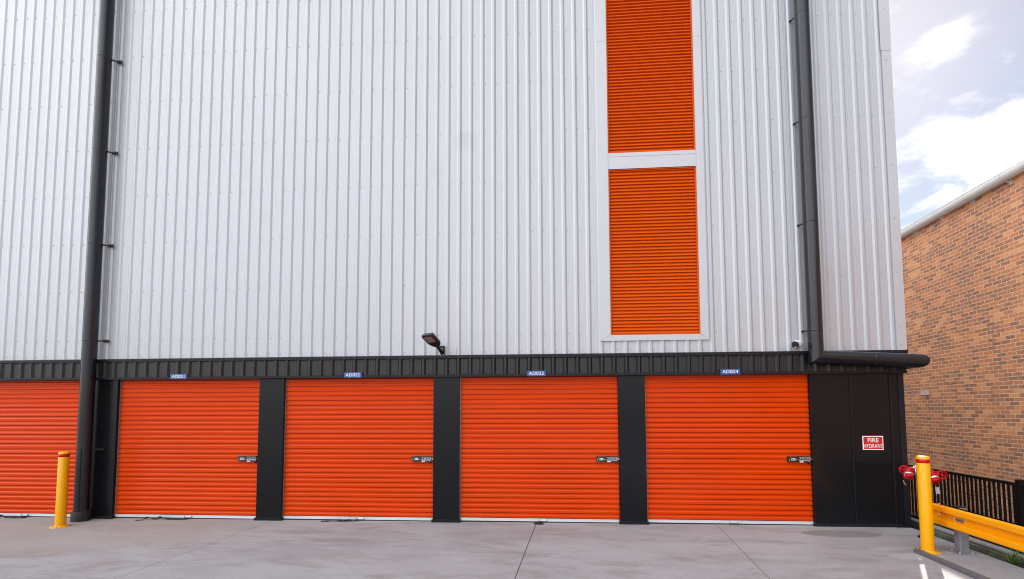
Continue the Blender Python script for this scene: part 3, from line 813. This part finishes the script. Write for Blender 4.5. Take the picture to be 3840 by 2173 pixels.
# ------------------------------------------------------------------ bollards
def bollard(x, y, label, a0):
    t_ = thing('bollard', label, 'bollard', (x, y, gz(x)), 'yellow bollards on the concrete')
    r = .0685
    m = MB(); m.lathe([(r, .010), (r, 1.148), (r - .004, 1.158), (r - .02, 1.163), (.0, 1.165)], (0,0,0), (0,0,1), 'bollard_yellow', seg=48); m.build('post', t_)
    m = MB(); m.lathe([(r + .0003, 1.078), (r + .0013, 1.0785), (r + .0013, 1.1255), (r + .0003, 1.126)], (0,0,0), (0,0,1), 'red_tape', seg=48); m.build('red_band', t_)
    m = MB(); m.lathe([(.128, 0), (.128, .009), (.126, .011), (r - .002, .011)], (0,0,0), (0,0,1), 'bollard_yellow', seg=48)
    m.lathe([(r + .010, .011), (r + .004, .015), (r, .021)], (0,0,0), (0,0,1), 'bollard_yellow', seg=48)
    pl = m.build('base_plate', t_)
    for i in range(4):
        a = a0 + i*math.pi/2
        m = MB()
        p = (.101*math.cos(a), .101*math.sin(a), .011)
        m.lathe([(.015, 0), (.015, .003)], p, (0,0,1), 'zinc_bolt', seg=16)
        m.lathe([(.011, .003), (.011, .012), (.009, .013)], p, (0,0,1), 'zinc_bolt', seg=6, smooth=False)
        m.lathe([(.006, .013), (.006, .024), (.005, .025)], p, (0,0,1), 'zinc_bolt', seg=10)
        m.build('bolt', pl)
    return t_
bollard(1.815, -.58, 'yellow bollard with red band standing in front of the straight downpipe', rad(-70))
bollard(14.055, -1.29, 'yellow bollard with red band standing at the end of the yellow guard rail', rad(-62))

# ------------------------------------------------------------------ guard rail (local +Y runs along the boundary, +X to the right)
gr = thing('guard_rail', 'yellow corrugated guard rail on galvanised posts in front of the black fence', 'guard rail', tuple(W(-1.36, -.22, gz(14.4))), rot=(0, 0, ROTB))
f0 = -.365 + .22          # front of ridges in local x
prof = [(.085, .583), (.030, .583), (.006, .572), (.0, .558), (.002, .512), (.008, .500), (.058, .482), (.062, .474), (.062, .428), (.058, .420), (.008, .404), (.002, .394), (.0, .350), (.006, .336), (.030, .326), (.085, .326)]
prof = [(f0 + x, z - .036) for x, z in prof]
inner = [(x + .004, z) for x, z in prof]
loop = [Vector((x, 0, z)) for x, z in prof] + [Vector((x + .0035, 0, z + (.003 if False else 0))) for x, z in prof[::-1]]
m = MB()
m.strip(loop, [Vector((0, .345, 0)), Vector((0, -6.0, 0))], 'rail_yellow', closed=True, caps=True)
beam = m.build('beam', gr)
for yb_ in (.06, -.36, -2.0, -4.1):
    pass
for (yy, zz_, xx) in ((.195, .575, .022), (-.012, .410, .062)):
    m = MB()
    if xx < .03: m.lathe([(.016, 0), (.014, .006), (.006, .009)], (f0 + .045, yy, .547), (0, 0, 1), 'zinc_bolt', seg=16)
    else: m.lathe([(.018, 0), (.016, .006), (.007, .010)], (f0 + xx, yy, zz_), (-1, 0, 0), 'zinc_bolt', seg=16)
    m.build('bolt', beam)
m = MB(); m.box(f0 + .0600, -.195, .388, f0 + .0618, -.055, .432, 'zinc_bolt')
m.box(f0 + .0592, -.185, .394, f0 + .0600, -.065, .3955, 'black_plastic'); m.box(f0 + .0592, -.165, .409, f0 + .0600, -.085, .413, 'black_plastic')
m.build('label_plate', beam)
# end bracket (a folded triangular plate in the valley) reaching to the bollard
m = MB()
tri = [(f0 + .050, .345, .474), (f0 + .050, .345, .362), (f0 + .050, .12, .416), (f0 + .050, .12, .432)]
m.add([Vector(p) for p in tri] + [Vector(p) + Vector((.004, 0, 0)) for p in tri], [(0,1,2,3), (7,6,5,4), (0,4,5,1), (1,5,6,2), (2,6,7,3), (3,7,4,0)], 'rail_yellow')
bk = m.build('end_bracket', gr)
for yy in (.215, .145):
    m = MB(); m.lathe([(.014, 0), (.012, .007), (.006, .010)], (f0 + .050, yy, .426), (-1, 0, 0), 'bright_steel' if yy > .18 else 'zinc_bolt', seg=14); m.build('bolt', bk)
for yy in (0.0, -2.1, -4.2):
    m = MB()
    m.box(-.050, -.050, .010, .050, .050, .545, 'galvanised')
    pst = m.build('post', gr, bevel=.006)
    pst.location = (.005, yy - .002, 0)
    m = MB()
    m.box(-.052, -.052, .545, .052, .052, .556, 'black_plastic'); m.build('cap', pst, bevel=.004)
    m = MB(); m.box(-.088, -.088, .0, .088, .088, .0098, 'galvanised'); pl = m.build('base_plate', pst, bevel=.002)
    for sx in (-1, 1):
        for sy in (-1, 1):
            m = MB(); p = (sx*.068, sy*.068, .0098)
            m.lathe([(.011, 0), (.011, .010), (.006, .011), (.006, .02)], p, (0,0,1), 'zinc_bolt', seg=8); m.build('bolt', pl)
    m = MB(); m.lathe([(.009, 0), (.009, .0006)], (-.0504, .02, .21), (-1,0,0), 'black_plastic', seg=10); m.build('bolt_hole', pst)

# steel channel lying in front of the bollard
m = MB()
prof = [(0, 0), (.0, .020), (.004, .033), (.012, .041), (.024, .045), (.060, .045), (.060, .041), (.026, .041), (.016, .037), (.008, .030), (.004, .019), (.004, 0)]
loop = [Vector((x, 0, z)) for x, z in prof]
m.strip(loop, [Vector((0, 0, 0)), Vector((0, -5, 0))], 'kerb_steel', closed=True, caps=True)
ch = m.build('steel_kerb', loc=tuple(W(-1.405, -.772, gz(13.85))))
ch.rotation_euler = (0, 0, ROTB)
tag(ch, 'long galvanised steel angle lying on the concrete at the foot of the bollard', 'steel angle')

# ------------------------------------------------------------------ kerb wall, fence
m = MB()
m.box(0, -45, -1.6, .30, 6, .040, 'hob_concrete')
m.box(-.006, -45, .040, .306, 6, .066, 'hob_capping')
m.box(-.004, -45, .004, .0, 6, .010, 'hob_capping')
hw = m.build('kerb_wall', loc=tuple(W(0, .25, 0)), bevel=.003); hw.rotation_euler = (0, 0, ROTB)
tag(hw, 'low grey concrete kerb wall under the black picket fence', 'wall')
fe = thing('picket_fence', 'black metal picket fence on the low kerb wall in front of the brick wall', 'fence', tuple(W(0, .345, 0)), rot=(0, 0, ROTB))
m = MB(); m.box(-.019, -1.47, .852, .019, 1.6, .888, 'black_paint'); m.build('top_rail', fe, bevel=.003)
m = MB(); m.box(-.019, -1.47, .075, .019, 1.6, .108, 'black_paint'); m.build('bottom_rail', fe, bevel=.003)
m = MB(); m.box(-.019, -3.4, .832, .019, -1.535, .868, 'black_paint'); m.build('top_rail', fe, bevel=.003)
m = MB(); m.box(-.019, -3.4, .075, .019, -1.535, .108, 'black_paint'); m.build('bottom_rail', fe, bevel=.003)
for yq in (-1.502, -3.43, 1.63):
    m = MB(); m.box(-.033, yq - .033, .05, .033, yq + .033, .915, 'black_paint'); pf = m.build('post', fe, bevel=.004)
    m = MB(); m.box(-.037, yq - .037, .915, .037, yq + .037, .932, 'black_paint'); m.build('post_cap', pf, bevel=.005)
pm = MB(); pm.box(-.0085, -.0125, .108, .0085, .0125, .852, 'black_paint')
pk = pm.build('picket', fe); pk.location = (0, -1.404, 0)
yq = -1.404 + .0735
while yq < 1.55:
    c = pk.copy(); C.objects.link(c); c.parent = fe; c.location = (0, yq, 0); yq += .0735
yq = -1.60
while yq > -3.35:
    c = pk.copy(); C.objects.link(c); c.parent = fe; c.location = (0, yq, 0); yq -= .0735

# ------------------------------------------------------------------ brick building
OB = 3.95
bb = thing('brick_building', 'speckled tan brick building with a white eaves gutter beyond the fence', 'building', tuple(W(0, OB, -1.6)))
m = MB()
m.box(-14, -9, 0, 26, 0, 8.16, 'speckled_brick')
bw = m.build('brick_wall', bb); bw.rotation_euler = (0, 0, math.pi/2 - AB)
m = MB()
RG = .100
GX = -.006 - RG
def gprof(r, drop=.062):
    q = [Vector((GX - r, 0, .0))]
    for i in range(15):
        a = math.pi + math.pi*i/14
        q.append(Vector((GX + r*math.cos(a), 0, -drop + r*math.sin(a))))
    return q + [Vector((GX + r, 0, .0))]
prof = gprof(RG); prof2 = gprof(RG - .004)[::-1]
lipz = 6.610 + 1.6
rolls = [Vector((-.006 - 2*RG - .006, 0, .004)), Vector((-.006 - 2*RG - .006, 0, -.006))]
m.strip(prof + prof2, [Vector((0, -14, 0)), Vector((0, 26, 0))], 'gutter_white', smooth=True, closed=True, caps=True)
m.tube([(-.006 - 2*RG, -14, .003), (-.006 - 2*RG, 26, .003)], .007, 'gutter_white', seg=10)
gt = m.build('gutter', bb, loc=(0, 0, lipz)); gt.rotation_euler = (0, 0, ROTB)
for i in range(-12, 22):
    y_ = 3.09 + .985*i
    m = MB()
    # strap round the gutter and flat arm back to the wall
    st = gprof(RG + .004)
    m.strip(st, [Vector((0, y_ - .016, 0)), Vector((0, y_ + .016, 0))], 'gutter_white', smooth=True)
    tri = [(GX - .030, -.163), (GX + .04, -.185), (-.004, -.240), (-.004, -.105), (-.02, -.130), (-.055, -.152)]
    vs = [Vector((x, y_ - .003, z)) for x, z in tri] + [Vector((x, y_ + .003, z)) for x, z in tri]
    n_ = len(tri)
    m.add(vs, [tuple(range(n_)), tuple(range(n_, 2*n_))[::-1]] + [(j, (j+1) % n_, n_ + (j+1) % n_, n_ + j) for j in range(n_)], 'gutter_white')
    m.box(-.006, y_ - .045, -.240, -.0015, y_ + .003, -.105, 'gutter_white')
    m.lathe([(.006, 0), (.005, .003)], (-.006, y_ - .025, -.20), (-1,0,0), 'screw_grey', seg=8)
    m.build('gutter_bracket', gt)
m = MB()
m.add([Vector((-.03, -14, .004)), Vector((-.03, 26, .004)), Vector((9.2, 26, 1.2)), Vector((9.2, -14, 1.2)), Vector((-.03, -14, .03)), Vector((-.03, 26, .03)), Vector((9.2, 26, 1.226)), Vector((9.2, -14, 1.226))],
      [(3,2,1,0), (4,5,6,7), (0,1,5,4), (1,2,6,5), (2,3,7,6), (3,0,4,7)], 'roof_steel')
rf = m.build('roof', bb, loc=(0, 0, lipz)); rf.rotation_euler = (0, 0, ROTB)
jb = thing('junction_box', 'small cream junction box fixed to the brick wall', 'electrical box', tuple(W(6.0, OB - .001, 2.18)), rot=(0, 0, ROTB))
m = MB(); m.box(-.075, -.085, -.05, 0, .005, .055, 'box_cream'); m.build('box', jb, bevel=.006)
m = MB(); m.box(-.095, .008, -.046, 0, .085, .052, 'box_cream'); m.build('cover', jb, bevel=.006)
m = MB(); m.tube([(-.04, -.01, -.05), (-.04, -.01, -.10)], .018, 'box_cream', seg=12); m.build('conduit', jb)

# ------------------------------------------------------------------ fire hydrant (dual booster valves)
hx, hy = 14.47, -.613
hz = gz(hx)
fh = thing('fire_hydrant', 'twin valve fire hydrant with red handwheels behind the bollard at the building corner', 'hydrant', (hx, hy, hz))
def hv(x, y, z): return Vector((x - hx, y - hy, z - hz))
m = MB()
m.tube([hv(14.512, hy, hz), hv(14.512, hy, .90)], .045, 'galvanised', seg=24)
m.lathe([(.085, 0), (.085, .014), (.05, .014)], hv(14.512, hy, hz), (0,0,1), 'black_paint', seg=24)
m.build('riser', fh)
m = MB()
m.tube([hv(14.37, hy, .925), hv(14.60, hy, .895)], .038, 'bright_steel', seg=24)
for xq in (14.40, 14.43, 14.52): m.lathe([(.052, -.008), (.056, -.005), (.056, .005), (.052, .008)], hv(xq, hy, .921 - (xq-14.40)*.13), (1, 0, -.13), 'bright_steel', seg=24)
m.tube([hv(14.42, hy, .92), hv(14.42, hy - .02, .99)], .012, 'bright_steel', seg=12)
m.tube([hv(14.44, hy - .05, .90), hv(14.44, hy - .05, .94)], .012, 'bright_steel', seg=10)
m.build('manifold', fh)
def wheel(c, ax, R, name, hub):
    ax = Vector(ax).normalized(); c = Vector(c)
    m = MB()
    m.torus(c, ax, R, .0135, 'hydrant_red', 36, 12)
    u = ax.orthogonal().normalized(); w = ax.cross(u)
    for i in range(4):
        a = i*math.pi/2 + .6
        d = math.cos(a)*u + math.sin(a)*w
        m.tube([c, c + d*R], .009, 'hydrant_red', seg=8)
    m.lathe([(.018, -.014), (.018, .012), (.012, .018)], c, ax, 'hydrant_red', seg=16)
    m.lathe([(.008, .018), (.007, .03)], c, ax, 'bright_steel', seg=10)
    m.tube([c, Vector(hub)], .010, 'bright_steel', seg=10)
    return m.build(name, fh)
# right-hand valve: body runs right to the handwheel, outlet points down and to the camera
m = MB()
axr = Vector((1, -.10, -.20)).normalized()
m.lathe([(.050, -.02), (.050, .05), (.058, .055), (.058, .07), (.046, .075), (.040, .12), (.046, .122), (.046, .135), (.026, .14), (.022, .150)], hv(14.565, hy, .900), axr, 'hydrant_red', seg=28)
ao = Vector((-.10, -.62, -.76)).normalized()
m.lathe([(.050, 0), (.046, .03), (.050, .055)], hv(14.635, hy - .01, .885), ao, 'hydrant_red', seg=28)
m.build('valve_body', fh)
m = MB(); m.lathe([(.051, .055), (.055, .058), (.055, .082), (.051, .085)], hv(14.635, hy - .01, .885), ao, 'bright_steel', seg=28); m.build('outlet_collar', fh)
m = MB(); m.lathe([(.053, .085), (.055, .09), (.055, .125), (.048, .134), (.0, .138)], hv(14.635, hy - .01, .885), ao, 'hydrant_red', seg=28); m.build('outlet_cap', fh)
wheel(hv(14.742, hy - .030, .872), (-.25, -.96, -.10), .053, 'handwheel', hv(14.68, hy, .884))
# left-hand valve
m = MB()
axl = Vector((-1, -.15, .12)).normalized()
m.lathe([(.050, -.01), (.050, .035), (.040, .06), (.030, .085), (.022, .11)], hv(14.375, hy, .925), axl, 'hydrant_red', seg=28)
al = Vector((-.36, -.52, -.76)).normalized()
m.lathe([(.052, 0), (.048, .02), (.050, .045)], hv(14.325, hy - .01, .925), al, 'hydrant_red', seg=28)
m.build('valve_body', fh)
m = MB(); m.lathe([(.051, .045), (.056, .048), (.056, .072), (.051, .075)], hv(14.325, hy - .01, .925), al, 'bright_steel', seg=28); m.build('outlet_collar', fh)
m = MB(); m.lathe([(.054, .075), (.056, .08), (.056, .115), (.048, .124), (.0, .128)], hv(14.325, hy - .01, .925), al, 'hydrant_red', seg=28); m.build('outlet_cap', fh)
wheel(hv(14.322, hy + .055, .930), (-.50, -.84, .10), .050, 'handwheel', hv(14.34, hy + .02, .93))
m = MB()
loop = []
for i in range(15):
    t_ = i/14
    loop.append(hv(14.30 - .085*math.sin(math.pi*t_), hy - .07 - .03*math.sin(math.pi*t_), .955 - .135*t_ - .02*math.sin(math.pi*t_)))
m.tube(loop, .0028, 'zinc_bolt', seg=6)
m.tube([hv(14.225, hy - .06, .80), hv(14.235, hy - .06, .765), hv(14.255, hy - .06, .735)], .0055, 'label_cream', seg=6)
m.build('cap_chain', fh)
m = MB()
m.box(-.026, -.002, -.045, .026, .002, .045, 'paper_tag', Matrix.Translation(hv(14.665, hy - .05, .665)) @ Matrix.Rotation(rad(-8), 4, 'Y'))
m.tube([hv(14.655, hy - .05, .705), hv(14.645, hy - .04, .77)], .002, 'black_plastic', seg=6)
m.build('tag', fh)

# ------------------------------------------------------------------ pull straps at the door bottoms
def strap(label, pts, width=.030):
    width *= 1.5
    """pts: list of (x, y, z, twist)"""
    base = Vector((pts[0][0], pts[0][1], gz(pts[0][0])))
    P_ = []
    for i in range(len(pts) - 1):
        a, b = pts[i], pts[i+1]
        p0 = pts[max(0, i-1)]; p3 = pts[min(len(pts)-1, i+2)]
        for j in range(8):
            t = j/8
            P_.append([.5*((2*a[q]) + (-p0[q] + b[q])*t + (2*p0[q] - 5*a[q] + 4*b[q] - p3[q])*t*t + (-p0[q] + 3*a[q] - 3*b[q] + p3[q])*t**3) for q in range(4)])
    P_.append(list(pts[-1]))
    m = MB(); vs = []
    for i, q in enumerate(P_):
        c = Vector((q[0], q[1], gz(q[0]) + max(q[2]*.45, .003))) - base
        n0 = Vector(P_[min(i+1, len(P_)-1)][:2]) - Vector(P_[max(i-1, 0)][:2]); n0.normalize()
        side = Vector((-n0.y, n0.x, 0)); ca, sa = math.cos(q[3]*.55), math.sin(q[3]*.55)
        h = side*ca*width*.5 + Vector((0, 0, abs(sa)*width*.5))
        th = Vector((0, 0, .0045)) if abs(ca) > .5 else side*.0045
        lift = Vector((0, 0, abs(sa)*width*.5))
        vs += [c - h + lift, c + h + lift, c + h + lift + th, c - h + lift + th]
    fs_ = []
    for i in range(len(P_)-1):
        o = i*4
        for j in range(4):
            k2 = (j+1) % 4
            fs_.append((o+j, o+k2, o+4+k2, o+4+j))
    m.add(vs, fs_, 'black_webbing')
    ob = m.build('pull_strap', loc=tuple(base))
    tag(ob, label, 'strap', 'black pull straps lying at the door bottoms')
strap('black webbing strap on the concrete left of the front bollard, under the leftmost door', [(.44, .04, .03, 0), (.56, -.02, .008, .2), (.50, -.05, .022, .9), (.36, -.03, .004, 0), (.24, -.02, .004, .1), (.16, -.02, .05, 1.2), (.09, -.05, .02, .5), (.02, -.06, .006, 0), (-.05, -.02, .012, .6)], .034)
strap('long twisted black webbing strap on the concrete below door AD021', [(3.38, .045, .035, 0), (3.43, -.005, .010, .4), (3.30, -.015, .004, 0), (3.14, -.010, .004, 0), (3.06, -.005, .020, .8), (2.99, -.010, .036, 1.2), (2.93, -.03, .006, .3), (2.87, -.03, .018, .5), (2.80, -.05, .042, 1.1), (2.74, -.08, .012, .3), (2.66, -.125, .003, 0)], .036)
strap('humped black webbing strap on the concrete below door AD022', [(6.30, .045, .035, 0), (6.28, -.01, .020, .6), (6.20, -.03, .012, 1.0), (6.12, -.02, .004, .2), (6.05, -.015, .004, 0), (6.00, -.015, .040, .3), (5.95, -.015, .046, .2), (5.90, -.02, .030, .5), (5.84, -.03, .005, 0), (5.76, -.045, .003, 0)], .045)
strap('short bunched black strap on the concrete below door AD023', [(9.26, .045, .035, 0), (9.25, -.03, .016, .3), (9.19, -.055, .010, .7), (9.23, -.075, .014, .5), (9.31, -.07, .008, .9), (9.27, -.045, .020, .4)], .034)

m = MB(); m.add([(0,0,.004), (.105,-.03,.006), (.11,-.012,.008), (.005,.018,.005), (0,0,.001), (.105,-.03,.003), (.11,-.012,.005), (.005,.018,.002)], [(0,1,2,3), (7,6,5,4), (0,4,5,1), (1,5,6,2), (2,6,7,3), (3,7,4,0)], 'cardboard')
tag(m.build('cardboard_scrap', loc=(5.645, -.075, gz(5.65))), 'thin scrap of tan cardboard lying on the concrete beside the humped strap', 'scrap')
m = MB(); m.tube([(0,0,.004), (.02,.008,.006), (.045,.022,.005)], .003, 'twig', seg=6)
tag(m.build('twig', loc=(7.185, -.113, gz(7.2))), 'tiny dark twig lying on the concrete by the pillar right of door AD022', 'twig')

# ------------------------------------------------------------------ plants at the slab edge
def tuft(name, label, w, o, n, hgt, spread, seed, lean=(0, 0), group='weeds growing along the slab edge'):
    rnd = random.Random(seed)
    m = MB()
    for i in range(n):
        a = rnd.uniform(0, 2*math.pi); ln = hgt*rnd.uniform(.55, 1.1); rr = spread*rnd.uniform(.15, 1.0)
        d = Vector((math.cos(a), math.sin(a), 0)); side = Vector((-d.y, d.x, 0)); wd = rnd.uniform(.003, .006)
        b = Vector((rnd.uniform(-.03, .03), rnd.uniform(-.03, .03), 0)); vs = []; ns = 6
        for j in range(ns + 1):
            t = j/ns
            p = b + d*(rr*t**1.5) + Vector((lean[0]*t*t, lean[1]*t*t, ln*(t - .35*t*t*rr/spread)))
            ww = wd*(1 - t**2) + .0003
            vs += [p - side*ww, p + side*ww]
        m.add(vs, [(2*j, 2*j+1, 2*j+3, 2*j+2) for j in range(ns)], 'grass_blade')
    ob = m.build(name, loc=tuple(W(w, o, -.055)))
    return tag(ob, label, 'plant', group)
tuft('grass_tuft', 'large spiky green grass tuft growing between the slab edge and the kerb wall', -1.66, .11, 80, .27, .30, 3)
tuft('weed', 'small dark green weed at the slab edge between the bollard and the guard rail post', -.46, .12, 34, .10, .14, 5)
tuft('weed', 'sparse thin weed stems at the slab edge left of the large grass tuft', -1.25, .12, 12, .13, .18, 8, lean=(-.03, -.12))
